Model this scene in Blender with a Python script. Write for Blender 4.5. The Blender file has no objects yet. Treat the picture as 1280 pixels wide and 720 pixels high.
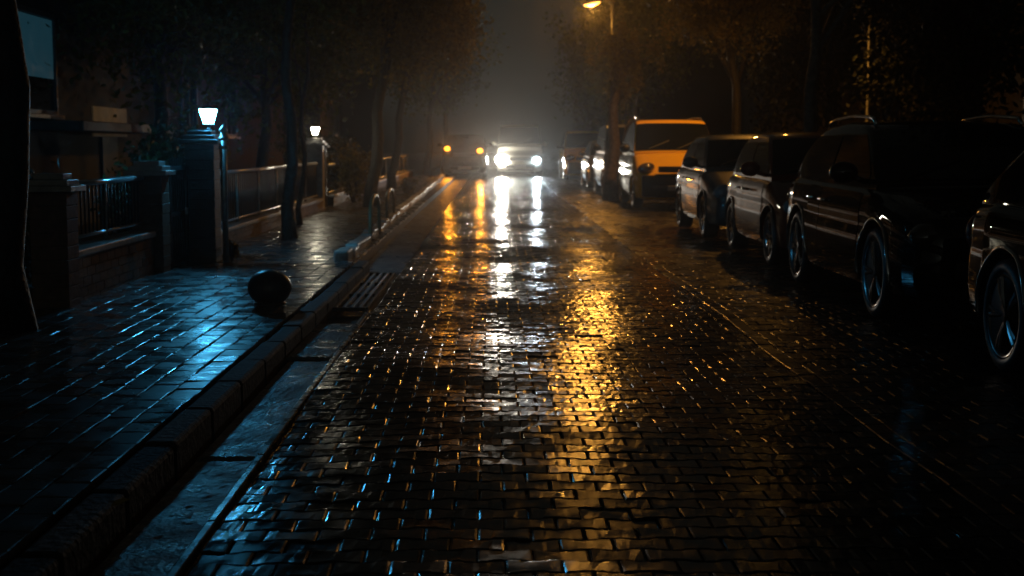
import bpy, bmesh, math, random
import numpy as np
from mathutils import Vector, Matrix

R = math.radians
rng = np.random.default_rng(7)
random.seed(7)
scene = bpy.context.scene
col = scene.collection

# ------------------------------------------------------------------ camera, sky, exposure
cam_d = bpy.data.cameras.new('camera')
cam = bpy.data.objects.new('camera', cam_d)
col.objects.link(cam)
cam.location = (0, 0, 1.3)
cam.rotation_euler = (R(90 - 5.98), 0, R(-0.84))
cam_d.sensor_width = 36
cam_d.lens = 47.8
cam_d.clip_start = 0.1
cam_d.clip_end = 2000
cam_d.dof.use_dof = True
cam_d.dof.focus_distance = 6.5
cam_d.dof.aperture_fstop = 3.6
scene.camera = cam

world = bpy.data.worlds.new('World')
scene.world = world
world.use_nodes = True
wn = world.node_tree.nodes
wl = world.node_tree.links
bgn = wn['Background']
sky = wn.new('ShaderNodeTexSky')
sky.sky_type = 'NISHITA'
sky.sun_disc = False
sky.sun_elevation = R(1.0)
sky.sun_rotation = R(180)
desat = wn.new('ShaderNodeHueSaturation')
desat.inputs['Saturation'].default_value = 0.0
wl.new(sky.outputs[0], desat.inputs['Color'])
tint = wn.new('ShaderNodeVectorMath')
tint.operation = 'MULTIPLY'
tint.inputs[1].default_value = (.92, 1.0, .86)
wl.new(desat.outputs[0], tint.inputs[0])
wl.new(tint.outputs[0], bgn.inputs['Color'])
bgn.inputs['Strength'].default_value = 0.0085

vs = scene.view_settings
vs.view_transform = 'Standard'
vs.look = 'None'
vs.exposure = 0.0
vs.gamma = 1.0
vs.use_curve_mapping = False
try:
    scene.cycles.use_denoising = True
    scene.cycles.volume_bounces = 1
    scene.cycles.max_bounces = 6
    scene.cycles.sample_clamp_indirect = 4.0
except Exception:
    pass

HEAD_W = 620.0       # oncoming headlight spots
STREET_W = 330.0     # street lamps
HAZE_D = 0.0010


# ------------------------------------------------------------------ materials
def mat(name, color=(.5, .5, .5), rough=.5, metal=0.0, spec=.5, coat=0.0, emit=None, estr=0.0,
        noise=None, bump=None, rough_var=None, island=None):
    """noise=(scale, amount) tone variation; bump=(scale, strength, distance); rough_var=(scale, lo, hi)"""
    m = bpy.data.materials.new(name)
    m.use_nodes = True
    nt = m.node_tree
    b = nt.nodes['Principled BSDF']
    b.inputs['Base Color'].default_value = (*color, 1)
    b.inputs['Roughness'].default_value = rough
    b.inputs['Metallic'].default_value = metal
    b.inputs['Specular IOR Level'].default_value = spec
    b.inputs['Coat Weight'].default_value = coat
    b.inputs['Coat Roughness'].default_value = .025
    if emit:
        b.inputs['Emission Color'].default_value = (*emit, 1)
        b.inputs['Emission Strength'].default_value = estr
    tc = nt.nodes.new('ShaderNodeTexCoord')
    src = tc.outputs['Object']

    def nz(scale, detail=4):
        n = nt.nodes.new('ShaderNodeTexNoise')
        n.inputs['Scale'].default_value = scale
        n.inputs['Detail'].default_value = detail
        nt.links.new(src, n.inputs['Vector'])
        return n
    last = None
    if noise:
        n = nz(noise[0])
        mr = nt.nodes.new('ShaderNodeMapRange')
        mr.inputs['From Min'].default_value = .3
        mr.inputs['From Max'].default_value = .7
        mr.inputs['To Min'].default_value = 1 - noise[1]
        mr.inputs['To Max'].default_value = 1 + noise[1]
        nt.links.new(n.outputs['Fac'], mr.inputs['Value'])
        last = mr.outputs[0]
    if island:
        g = nt.nodes.new('ShaderNodeNewGeometry')
        mr = nt.nodes.new('ShaderNodeMapRange')
        mr.inputs['To Min'].default_value = 1 - island
        mr.inputs['To Max'].default_value = 1 + island
        nt.links.new(g.outputs['Random Per Island'], mr.inputs['Value'])
        if last is not None:
            mu = nt.nodes.new('ShaderNodeMath')
            mu.operation = 'MULTIPLY'
            nt.links.new(last, mu.inputs[0])
            nt.links.new(mr.outputs[0], mu.inputs[1])
            last = mu.outputs[0]
        else:
            last = mr.outputs[0]
    if last is not None:
        vm = nt.nodes.new('ShaderNodeVectorMath')
        vm.operation = 'SCALE'
        vm.inputs[0].default_value = color
        nt.links.new(last, vm.inputs['Scale'])
        nt.links.new(vm.outputs[0], b.inputs['Base Color'])
    if rough_var:
        n = nz(rough_var[0], 3)
        mr = nt.nodes.new('ShaderNodeMapRange')
        mr.inputs['From Min'].default_value = .35
        mr.inputs['From Max'].default_value = .65
        mr.inputs['To Min'].default_value = rough_var[1]
        mr.inputs['To Max'].default_value = rough_var[2]
        nt.links.new(n.outputs['Fac'], mr.inputs['Value'])
        nt.links.new(mr.outputs[0], b.inputs['Roughness'])
    if bump:
        n = nz(bump[0], 5)
        bp = nt.nodes.new('ShaderNodeBump')
        bp.inputs['Strength'].default_value = bump[1]
        bp.inputs['Distance'].default_value = bump[2]
        nt.links.new(n.outputs['Fac'], bp.inputs['Height'])
        nt.links.new(bp.outputs[0], b.inputs['Normal'])
    return m


M = {}
M['paver'] = mat('wet_paver', (.022, .020, .018), .25, spec=.5, noise=(3, .4), island=.35,
                 rough_var=(9, .09, .25), bump=(120, .17, .003))
M['lane'] = mat('wet_lane_paver', (.020, .017, .015), .3, spec=.5, noise=(2, .4), island=.3,
                rough_var=(3, .17, .42), bump=(120, .20, .003))
M['joint'] = mat('joint_sand', (.018, .016, .014), .4, spec=.5, bump=(70, .5, .006))
M['tile'] = mat('wet_footway_tile', (.10, .10, .10), .3, spec=.5, noise=(3, .4), island=.3,
                rough_var=(5, .15, .40), bump=(60, .2, .004))
M['concrete'] = mat('wet_concrete', (.16, .155, .15), .35, noise=(6, .5), rough_var=(5, .25, .55), bump=(65, .9, .007))
M['kerbstone'] = mat('kerb_stone', (.44, .42, .38), .7, noise=(9, .5), island=.25, rough_var=(8, .35, .6), bump=(30, .6, .015))
M['kerbdark'] = mat('old_kerb_stone', (.03, .027, .024), .75, noise=(9, .5), island=.25, bump=(30, .6, .015))
M['ground'] = mat('dark_ground', (.03, .027, .024), .6, noise=(.5, .4), bump=(8, .5, .03))
M['iron'] = mat('black_iron', (.010, .010, .011), .42, spec=.5, bump=(60, .3, .003))
M['rail'] = mat('wet_steel_rail', (.72, .74, .75), .22, metal=.35, bump=(60, .2, .003))
M['post'] = mat('galvanised_post', (.34, .33, .31), .4, metal=.6, noise=(20, .3), bump=(60, .3, .003))
M['brick'] = mat('brown_brick', (.16, .095, .055), .6, noise=(14, .3), bump=(40, .6, .01))
M['stonewall'] = mat('rendered_wall', (.16, .12, .08), .6, noise=(5, .3), bump=(25, .6, .012))
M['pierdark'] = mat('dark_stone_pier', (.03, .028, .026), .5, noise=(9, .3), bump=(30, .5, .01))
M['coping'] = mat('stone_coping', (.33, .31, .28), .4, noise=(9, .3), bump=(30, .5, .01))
M['bark'] = mat('wet_bark', (.018, .014, .010), .6, noise=(14, .5), bump=(18, 1.0, .04))
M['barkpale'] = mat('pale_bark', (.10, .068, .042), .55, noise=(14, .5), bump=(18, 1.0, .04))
M['leaf'] = mat('wet_leaf', (.07, .08, .02), .4, spec=.25, island=.5)
M['leafochre'] = mat('ochre_leaf', (.17, .13, .035), .4, spec=.3, island=.5)  # paler, yellow-brown version of the leaf tone
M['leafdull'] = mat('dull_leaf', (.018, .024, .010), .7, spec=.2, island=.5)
M['hedge'] = mat('dark_hedge_leaf', (.035, .05, .016), .4, island=.5)
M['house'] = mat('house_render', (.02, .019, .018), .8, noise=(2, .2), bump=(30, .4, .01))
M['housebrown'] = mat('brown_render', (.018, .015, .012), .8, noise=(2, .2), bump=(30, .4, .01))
M['roof'] = mat('roof_tile', (.05, .03, .025), .6, bump=(12, .6, .02))
M['frame'] = mat('window_frame', (.04, .04, .042), .5)
M['pane'] = mat('dark_pane', (.006, .007, .008), .06, spec=.5)
M['blindlit'] = mat('lit_blue_blind', (.1, .16, .2), .6, emit=(.10, .42, .58), estr=.055, noise=(2, .12))
M['warmlit'] = mat('warm_wall_glow', (.2, .16, .1), .6, emit=(.9, .55, .22), estr=.014, noise=(3, .4))  # emission stands in for warm light falling on the house wall
M['tyre'] = mat('tyre_rubber', (.012, .012, .012), .5, bump=(50, .4, .004))
M['rim'] = mat('alloy_rim', (.30, .30, .31), .25, metal=1.0)
M['chrome'] = mat('chrome_trim', (.65, .65, .65), .12, metal=1.0)
M['glass'] = mat('car_glass', (.006, .007, .008), .05, spec=.6)
M['blackplastic'] = mat('black_plastic', (.014, .014, .014), .4)
M['lens'] = mat('lamp_lens', (.30, .30, .30), .08, spec=.8, coat=1.0)
M['lensdark'] = mat('smoked_lamp_lens', (.06, .045, .03), .08, spec=.8, coat=1.0)
M['plate'] = mat('number_plate', (.45, .45, .45), .4)
M['headglow'] = mat('headlight_glow', (1, 1, 1), .3, emit=(1.0, .94, .80), estr=70)
M['headglowblue'] = mat('headlight_glow_cool', (1, 1, 1), .3, emit=(.62, .85, 1.0), estr=32)
M['amberglow'] = mat('amber_indicator', (1, .5, .1), .3, emit=(1.0, .32, .02), estr=6)
M['lantern_glow'] = mat('lantern_glass_cool', (1, 1, 1), .3, emit=(.08, .55, 1.0), estr=165)
M['lantern_warm'] = mat('lantern_glass_warm', (1, 1, 1), .3, emit=(1.0, .90, .66), estr=70)
M['street_glow'] = mat('sodium_lens', (1, .6, .2), .3, emit=(1.0, .48, .09), estr=4.5)
M['stoneball'] = mat('wet_stone_ball', (.03, .03, .03), .3, noise=(9, .3), bump=(35, .5, .008))
M['hoop'] = mat('hoop_paint', (.30, .22, .12), .35, noise=(9, .3))


def translucent(m, k):
    nt = m.node_tree
    b = nt.nodes['Principled BSDF']
    tr = nt.nodes.new('ShaderNodeBsdfTranslucent')
    lk = b.inputs['Base Color'].links
    if lk:
        nt.links.new(lk[0].from_socket, tr.inputs['Color'])
    mx = nt.nodes.new('ShaderNodeMixShader')
    mx.inputs[0].default_value = k
    nt.links.new(b.outputs[0], mx.inputs[1])
    nt.links.new(tr.outputs[0], mx.inputs[2])
    nt.links.new(mx.outputs[0], nt.nodes['Material Output'].inputs['Surface'])


for _n in ('leaf', 'leafochre'):
    translucent(M[_n], .45)


def paint(name, c, rough=.4, metal=.0, spec=.0):
    return mat(name, c, rough, metal=metal, spec=spec, coat=1.0, bump=(150, .05, .003))


M['paint_black'] = paint('black_paint', (.004, .004, .0045))
M['paint_dark'] = paint('dark_bronze_paint', (.012, .009, .007))
M['paint_maroon'] = paint('maroon_paint', (.16, .02, .012), spec=.05)
M['paint_grey'] = paint('silver_grey_paint', (.10, .095, .088), metal=.1, spec=.16)
M['paint_yellow'] = paint('taxi_yellow_paint', (.80, .47, .03), rough=.4, metal=0)
M['paint_white'] = paint('white_paint', (.8, .78, .68))
M['paint_blue'] = paint('blue_grey_paint', (.05, .055, .06), spec=.3)


# ------------------------------------------------------------------ helpers
def link_mesh(name, verts, faces, m, parent=None, smooth=False):
    me = bpy.data.meshes.new(name)
    me.from_pydata([tuple(v) for v in verts], [], [tuple(f) for f in faces])
    me.materials.append(m)
    if smooth:
        me.polygons.foreach_set('use_smooth', [True] * len(me.polygons))
    me.update()
    o = bpy.data.objects.new(name, me)
    col.objects.link(o)
    if parent is not None:
        o.parent = parent
    return o


def from_bm(name, bm, m, parent=None, smooth=False, angle=None):
    bmesh.ops.recalc_face_normals(bm, faces=bm.faces)
    me = bpy.data.meshes.new(name)
    bm.to_mesh(me)
    bm.free()
    me.materials.append(m)
    if smooth:
        me.polygons.foreach_set('use_smooth', [True] * len(me.polygons))
    if angle is not None:
        me.set_sharp_from_angle(angle=R(angle))
    o = bpy.data.objects.new(name, me)
    col.objects.link(o)
    if parent is not None:
        o.parent = parent
    return o


def tag(o, label=None, cat=None, group=None, kind=None):
    if label:
        o['label'] = label
    if cat:
        o['category'] = cat
    if group:
        o['group'] = group
    if kind:
        o['kind'] = kind
    return o


def thing(name, label, cat, loc=(0, 0, 0), rz=0, group=None):
    o = bpy.data.objects.new(name, None)
    col.objects.link(o)
    o.location = loc
    o.rotation_euler = (0, 0, rz)
    o.empty_display_size = .2
    return tag(o, label, cat, group)


def box(bm, x0, x1, y0, y1, z0, z1, bev=0.0):
    g = bmesh.ops.create_cube(bm, size=1)
    for v in g['verts']:
        v.co = Vector((x0 + (v.co.x + .5) * (x1 - x0), y0 + (v.co.y + .5) * (y1 - y0), z0 + (v.co.z + .5) * (z1 - z0)))
    if bev > 0:
        es = list({e for v in g['verts'] for e in v.link_edges})
        bmesh.ops.bevel(bm, geom=es, offset=bev, segments=2, affect='EDGES', profile=.5)


def tube(bm, pts, radii, seg=10, cap=True):
    pts = [Vector(p) for p in pts]
    if not hasattr(radii, '__len__'):
        radii = [radii] * len(pts)
    rings = []
    up = Vector((0, 0, 1))
    prev_n = None
    for i, p in enumerate(pts):
        d = (pts[min(i + 1, len(pts) - 1)] - pts[max(i - 1, 0)]).normalized()
        if prev_n is None:
            ref = up if abs(d.z) < .9 else Vector((1, 0, 0))
            n = d.cross(ref).normalized()
        else:
            n = (prev_n - d * prev_n.dot(d)).normalized()
        prev_n = n
        b = d.cross(n)
        ring = [bm.verts.new(p + (n * math.cos(2 * math.pi * k / seg) + b * math.sin(2 * math.pi * k / seg)) * radii[i]) for k in range(seg)]
        rings.append(ring)
    for a, b in zip(rings, rings[1:]):
        for k in range(seg):
            bm.faces.new((a[k], a[(k + 1) % seg], b[(k + 1) % seg], b[k]))
    if cap:
        bm.faces.new(rings[0][::-1])
        bm.faces.new(rings[-1])


def lathe(bm, prof, seg=24, axis='Z', center=(0, 0, 0)):
    """prof: list of (r, h)."""
    c = Vector(center)
    rings = []
    for r, h in prof:
        ring = []
        for k in range(seg):
            a = 2 * math.pi * k / seg
            if axis == 'Z':
                p = Vector((r * math.cos(a), r * math.sin(a), h))
            else:
                p = Vector((h, r * math.cos(a), r * math.sin(a)))
            ring.append(bm.verts.new(c + p))
        rings.append(ring)
    for a, b in zip(rings, rings[1:]):
        for k in range(seg):
            bm.faces.new((a[k], a[(k + 1) % seg], b[(k + 1) % seg], b[k]))
    if prof[0][0] > 1e-5:
        bm.faces.new(rings[0][::-1])
    if prof[-1][0] > 1e-5:
        bm.faces.new(rings[-1])


def ell(bm, c, s, u=16, v=10, rot=None):
    g = bmesh.ops.create_uvsphere(bm, u_segments=u, v_segments=v, radius=1)
    for w in g['verts']:
        p = Vector((w.co.x * s[0], w.co.y * s[1], w.co.z * s[2]))
        if rot is not None:
            p = rot @ p
        w.co = p + Vector(c)


def tree_copy(o, parent=None):
    c = o.copy()
    col.objects.link(c)
    c.parent = parent
    for ch in list(o.children):
        tree_copy(ch, c)
    return c


# ------------------------------------------------------------------ paving
def undulate(x, y):
    return (.009 * np.sin(y * 1.1 + x * 1.3) + .0045 * np.sin(y * 2.3 - x * 2.2 + 1.0) + .0022 * np.sin(y * 5.1 + x * 3.1)
            + .009 * np.sin(y * .37 + 2 * x) - .010 * np.clip(np.abs(x - .4) - .6, 0, 3))


def bricks(x0, x1, y0, y1, L, W, gap, along_x=True, z=0.0, tilt=.8, wave=.006, m=5, und=True, drop=.003, jz=.0013, shift=None):
    """arrays of verts and faces for a field of bevelled interlocking pavers"""
    if along_x:
        nL, nW = int(math.ceil((x1 - x0) / L)) + 1, int(round((y1 - y0) / W))
    else:
        nL, nW = int(math.ceil((y1 - y0) / L)) + 1, int(round((x1 - x0) / W))
    i, j = np.meshgrid(np.arange(nL), np.arange(nW), indexing='ij')
    i = i.ravel(); j = j.ravel(); j0 = j
    a0 = (i - .5 * (j % 2)) * L + (0 if shift is None else 0)
    a1 = a0 + L
    lim = (x1 - x0) if along_x else (y1 - y0)
    a0 = np.clip(a0, 0, lim); a1 = np.clip(a1, 0, lim)
    keep = (a1 - a0) > L * .2
    a0, a1, j = a0[keep], a1[keep], j[keep]
    n = len(a0)
    # double-T interlocking pavers: flared ends, narrow waist
    t = np.array([0, .2, .3, .5, .7, .8, 1.0]) if wave else np.linspace(0, 1, 2)
    m = len(t)
    a_full = ((i - .5 * (j0 % 2)) * L)[keep]
    g = gap / 2
    bev = .007

    def ringpts(inset):
        la = (a0 + g + inset)[:, None] + t[None, :] * (a1 - a0 - 2 * g - 2 * inset)[:, None]
        ph = np.clip((la - a_full[:, None]) / L, 0, 1)
        wv = wave * np.interp(ph, [0, .2, .3, .7, .8, 1], [1, 1, -1, -1, 1, 1])
        lo = (j * W + g + inset)[:, None] - wv
        hi = (j * W + W - g - inset)[:, None] + wv
        A = np.concatenate([la, la[:, ::-1]], 1)
        B = np.concatenate([lo, hi[:, ::-1]], 1)
        return A, B
    Ao, Bo = ringpts(0)
    Ai, Bi = ringpts(bev)
    k = 2 * m
    ca = (a0 + a1) / 2
    cb = j * W + W / 2
    ta = np.radians(rng.normal(0, tilt, n))
    tb = np.radians(rng.normal(0, tilt * 1.3, n))
    h = rng.normal(0, jz, n)
    odd = rng.random(n) < .05          # a few sunken, rocking blocks
    h = np.where(odd & (tilt > .38), h - rng.uniform(.002, .007, n), h)
    ta = np.where(odd & (tilt > .38), ta * 2.2, ta)

    def zz(A, B, off):
        return z + off + h[:, None] + (A - ca[:, None]) * np.tan(ta)[:, None] + (B - cb[:, None]) * np.tan(tb)[:, None]
    dr = drop * rng.uniform(.1, 1.25, n)[:, None] + np.abs(rng.normal(0, .0012, Ao.shape))
    Zi, Zo, Zs = zz(Ai, Bi, rng.normal(0, .0005, Ai.shape)), zz(Ao, Bo, -dr), zz(Ao, Bo, -.03)
    A = np.concatenate([Ai, Ao, Ao], 1)
    B = np.concatenate([Bi, Bo, Bo], 1)
    Z = np.concatenate([Zi, Zo, Zs], 1)
    if along_x:
        X, Y = A + x0, B + y0
    else:
        X, Y = B + x0, A + y0
    if und:
        Z = Z + undulate(X, Y)
    V = np.stack([X, Y, Z], -1).reshape(-1, 3)
    F = []
    for q in range(m - 1):
        F.append((q, q + 1, k - 2 - q, k - 1 - q))
    for q in range(k):
        q2 = (q + 1) % k
        F.append((k + q, k + q2, q2, q))
        F.append((2 * k + q, 2 * k + q2, k + q2, k + q))
    F = np.array(F)
    if not along_x:
        F = F[:, ::-1]
    allF = (F[None] + (np.arange(n) * 3 * k)[:, None, None]).reshape(-1, 4)
    return V, allF


def mesh_np(name, chunks, m, parent=None):
    Vs, Fs, off = [], [], 0
    for V, F in chunks:
        Vs.append(V); Fs.append(F + off); off += len(V)
    V = np.concatenate(Vs).astype(np.float32)
    F = np.concatenate(Fs).astype(np.int32)
    me = bpy.data.meshes.new(name)
    me.vertices.add(len(V))
    me.vertices.foreach_set('co', V.ravel())
    me.loops.add(F.size)
    me.loops.foreach_set('vertex_index', F.ravel())
    me.polygons.add(len(F))
    me.polygons.foreach_set('loop_start', np.arange(len(F), dtype=np.int32) * 4)
    me.polygons.foreach_set('loop_total', np.full(len(F), 4, dtype=np.int32))
    me.materials.append(m)
    me.polygons.foreach_set('use_smooth', np.zeros(len(F), dtype=bool))
    me.update(calc_edges=True)
    me.validate()
    o = bpy.data.objects.new(name, me)
    col.objects.link(o)
    if parent:
        o.parent = parent
    return o


# ------------------------------------------------------------------ ground and roads
def sheet(name, x0, x1, y0, y1, z, m, nx=1, ny=1, und=False):
    xs = np.linspace(x0, x1, nx + 1); ys = np.linspace(y0, y1, ny + 1)
    X, Y = np.meshgrid(xs, ys, indexing='ij')
    Z = np.full_like(X, z) + (undulate(X, Y) if und else 0)
    V = np.stack([X, Y, Z], -1).reshape(-1, 3)
    F = []
    for a in range(nx):
        for b in range(ny):
            F.append((a * (ny + 1) + b, (a + 1) * (ny + 1) + b, (a + 1) * (ny + 1) + b + 1, a * (ny + 1) + b + 1))
    return link_mesh(name, V, F, m)


g = sheet('ground', -220, 220, -60, 240, -.09, M['ground'])
tag(g, 'dark wet ground stretching out beyond the street', kind='structure')

road = mesh_np('road', [
    bricks(-.95, 1.75, 1.2, 36, .180, .124, .005, True, 0, .52, .008),
    bricks(-.95, 1.75, 36.045, 78, .196, .136, .006, True, 0, .4, 0),
], M['paver'])
tag(road, 'wet dark interlocking block paving of the carriageway', kind='structure')
bed = sheet('road_bed', -1.02, 5.0, 1.2, 150, -.021, M['joint'], 24, 300, True)
tag(bed, 'dark wet joints and bed under the road blocks', kind='structure')
farroad = sheet('far_road', -1.6, 5.0, 78, 200, .0, M['lane'], 6, 60, True)
tag(farroad, 'far stretch of the wet road', kind='structure')
lane = mesh_np('parking_lane', [
    bricks(1.755, 1.855, 2.5, 78, .20, .10, .004, False, .002, .4, 0),
    bricks(1.86, 4.85, 2.5, 36, .180, .124, .005, True, -.004, .5, .008),
    bricks(1.86, 4.85, 36.045, 78, .196, .136, .006, True, -.004, .4, 0),
], M['lane'])
tag(lane, 'wet paved parking lane under the row of parked cars', kind='structure')

# left gutter: rough concrete channel slabs, stepping where slabs meet
gv, gf = [], []
def rough_slab(x0, x1, y0, y1, z, amp=.006, st=.03):
    nx = max(2, int((x1 - x0) / st)); ny = max(2, int((y1 - y0) / (st * 1.5)))
    xs = np.linspace(x0, x1, nx + 1); ys = np.linspace(y0, y1, ny + 1)
    b = len(gv)
    for X in xs:
        for Y in ys:
            e = (X == xs[0]) or (Y in (ys[0], ys[-1]))
            gv.append((X, Y, (z - .014 - random.random() * .006) if e else z + random.gauss(0, amp)))
    for a in range(nx):
        for c in range(ny):
            gf.append((b + a * (ny + 1) + c, b + (a + 1) * (ny + 1) + c, b + (a + 1) * (ny + 1) + c + 1, b + a * (ny + 1) + c + 1))
rough_slab(-1.25, -.996, 3.0, 5.6, -.008, .0011, .018)
rough_slab(-1.25, -.996, 5.62, 8.2, -.004, .0011, .018)
rough_slab(-1.28, -.996, 8.28, 9.9, .004, .0012, .02)
for k in range(20):
    rough_slab(-1.42 - k * .01, -.956, 14.1 + k * 2.0, 16.07 + k * 2.0, -.012, .0015, .07)
gut = link_mesh('gutter', gv, gf, M['concrete'])
tag(gut, 'rough wet concrete gutter channel along the left edge of the road', kind='structure')

bm = bmesh.new()
y = 2.6
while y < 10.6:
    box(bm, -.990, -.957, y, y + 1.0, -.06, .008 + random.uniform(-.003, .003), .006)
    y += 1.008
ge = from_bm('gutter_edging', bm, M['tile'])
tag(ge, 'thin wet edging strip between the gutter and the block paving', kind='structure')

# left kerbs
bm = bmesh.new()
y = 2.5
while y < 14.0:
    box(bm, -1.42 + random.uniform(-.006, .006), -1.285, y, y + .72, -.08, .095 + random.uniform(-.008, .008), .02)
    y += .735
kl = from_bm('kerb', bm, M['kerbdark'])
tag(kl, 'low dark kerb beside the nearest stretch of gutter', kind='structure')
bm = bmesh.new()
y = 14.15
while y < 56:
    xo = -1.50 - (y - 14) * .0085 + random.uniform(-.015, .015)
    box(bm, xo - .15, xo, y, y + .56 + random.uniform(-.03, .03), -.08, .19 + random.uniform(-.02, .02), .025)
    y += .60
kp = from_bm('raised_kerb', bm, M['kerbstone'])
tag(kp, 'pale raised kerb stones running up the left side of the road', kind='structure')

# left footway
foot = mesh_np('footway', [
    bricks(-3.35, -1.43, 3.0, 30, .21, .137, .006, False, .105, .5, 0, 2, False, .0016),
    bricks(-3.35, -1.72, 30, 56, .21, .137, .006, False, .105, .5, 0, 2, False, .0016),
], M['tile'])
tag(foot, 'wet tiled footway on the left lit blue by the lantern', kind='structure')
fb = bmesh.new()
box(fb, -3.35, -1.44, 2.5, 56, -.08, .085)
fbo = from_bm('footway_bed', fb, M['joint'])
tag(fbo, 'dark bed showing in the joints of the footway', kind='structure')
gl = bmesh.new()
box(gl, -14, -3.352, 2.5, 120, -.085, .06)
glo = from_bm('garden_ground', gl, M['ground'])
tag(glo, 'dark front garden soil behind the fence', kind='structure')
rb = bmesh.new()
box(rb, 5.002, 7.6, 1.5, 120, -.085, .13)
rbo = from_bm('right_footway', rb, M['tile'])
tag(rbo, 'unlit footway behind the row of parked cars', kind='structure')
bm = bmesh.new()
y = 2.0
while y < 78:
    box(bm, 4.86, 5.0, y, y + .78, -.08, .14, .02)
    y += .8
rk = from_bm('right_kerb', bm, M['kerbdark'])
tag(rk, 'dark kerb behind the parked cars', kind='structure')

# ------------------------------------------------------------------ drain grate, ball bollard, hoops, leaves
t = thing('drain_grate', 'long iron drain grate in the left gutter with bars running up the road', 'drain', (-1.235, 10.9, 0))
bm = bmesh.new()
for k in range(6):
    x = -.17 + k * .068
    box(bm, x - .014, x + .014, .06, 3.0, -.03, .004, .005)
from_bm('bars', bm, M['rail'], t)['kind'] = 'part'
bm = bmesh.new()
for yy in (0, 1.0, 2.0, 3.0):
    box(bm, -.21, .21, yy, yy + .05, -.03, .002, .004)
box(bm, -.235, -.212, 0, 3.05, -.03, .003, .003)
box(bm, .212, .235, 0, 3.05, -.03, .003, .003)
from_bm('grate_frame', bm, M['iron'], t)
bm = bmesh.new()
box(bm, -.21, .21, 0, 3.05, -.075, -.07)
from_bm('pit', bm, M['iron'], t)

def mpx(px, Y):
    return (px - 615) * Y / 1700

bm = bmesh.new()
ell(bm, (0, 0, .128), (.165, .165, .135), 28, 18)
lathe(bm, [(.11, 0), (.125, .008), (.115, .02), (.0, .03)], 24)
o = from_bm('ball_bollard', bm, M['stoneball'], smooth=True)
o.location = (mpx(336, 10.2), 10.2, .108)
tag(o, 'dark wet stone ball bollard at the edge of the left footway', 'bollard')

def hoop(px0, Y0, w, h, lab):
    t = thing('hoop_barrier', lab, 'barrier', (mpx(px0, Y0), Y0, .1), 0, 'metal hoops along the left kerb')
    bm = bmesh.new()
    pts = [(0, 0, 0), (0, 0, h * .6)]
    for k in range(1, 8):
        a = math.pi * k / 8
        pts.append((0, w / 2 - w / 2 * math.cos(a), h * .6 + h * .4 * math.sin(a)))
    pts += [(0, w, h * .6), (0, w, 0)]
    tube(bm, pts, .026, 10)
    from_bm('hoop', bm, M['hoop'], t, True)
    for yy in (0, w):
        bm = bmesh.new()
        lathe(bm, [(.065, 0), (.065, .012), (.03, .016)], 14, center=(0, yy, .012))
        from_bm('foot_plate', bm, M['iron'], t)
hoop(463, 17.2, 1.35, .55, 'nearer metal hoop barrier on the pale left kerb')
hoop(484, 21.3, 1.5, .5, 'farther metal hoop barrier on the pale left kerb')

def leaf_mesh(s=.05):
    v = [(-s, 0, 0), (-s * .4, s * .5, .008), (s * .5, s * .4, .01), (s, 0, .004), (s * .5, -s * .4, .012), (-s * .4, -s * .5, .006), (0, 0, -.002)]
    f = [(0, 1, 6), (1, 2, 6), (2, 3, 6), (3, 4, 6), (4, 5, 6), (5, 0, 6)]
    return v, f
v, f = leaf_mesh(.035)
lf = link_mesh('fallen_leaf', v, f, M['leafochre'])
lf.location = (mpx(142, 4.45), 4.45, .114); lf.rotation_euler = (R(12), R(-8), .6)
tag(lf, 'yellowish fallen leaf lying on the dark near kerb', 'leaf')

# ------------------------------------------------------------------ walls, piers, railings, gate (left)
WX = -3.28
def garden_wall(y0, y1, h, rail_h, low_h, lab, npost, m_wall, bar_step=None, railmat='rail'):
    t = thing('garden_wall', lab, 'wall', (WX, y0, .06))
    L = y1 - y0
    bm = bmesh.new()
    # courses of brick as real blocks
    zc, k = 0.0, 0
    hh = h - .06
    while zc < hh - .01:
        z1 = min(zc + .075, hh)
        yy = -(k % 2) * .11
        while yy < L:
            a, b = max(yy, 0), min(yy + .215, L)
            if b - a > .02:
                dx = random.uniform(0, .004)
                box(bm, -.10, .10 + dx, a, b, zc, z1 - .008)
            yy += .225
        zc = z1; k += 1
    box(bm, -.095, .092, 0, L, 0, hh - .008)
    from_bm('wall', bm, m_wall, t)
    bm = bmesh.new()
    box(bm, -.13, .13, 0, L, hh - .002, hh + .055, .012)
    from_bm('coping', bm, M['coping'], t)
    r = rail_h - .06
    bm = bmesh.new()
    tube(bm, [(0, 0, r), (0, L, r)], .026, 10)
    from_bm('top_rail', bm, M[railmat], t, True)
    bm = bmesh.new()
    tube(bm, [(0, 0, low_h - .06), (0, L, low_h - .06)], .015, 8)
    from_bm('lower_rail', bm, M[railmat], t, True)
    for k in range(npost):
        yy = L * (k + 1) / (npost + 1)
        bm = bmesh.new()
        tube(bm, [(0, yy, hh + .05), (0, yy, r)], .02, 8)
        from_bm('post', bm, M['post'], t, True)
    if bar_step:
        bm = bmesh.new()
        yy = bar_step
        while yy < L - .05:
            tube(bm, [(0, yy, low_h - .06), (0, yy, r)], .008, 6)
            yy += bar_step
        tag(from_bm('bars', bm, M['iron'], t, True), kind='stuff')
    return t

garden_wall(10.35, 12.8, .45, 1.0, .58, 'low brown brick garden wall with thin iron bars left of the stepped pier', 1, M['brick'], .11)
garden_wall(14.35, 25.6, .27, .97, .37, 'low wall with a bright steel handrail between the two lantern piers', 6, M['stonewall'], .14)
garden_wall(27.4, 55, .27, .92, .37, 'far low wall with a dull rail beyond the second lantern pier', 12, M['stonewall'])

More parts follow.
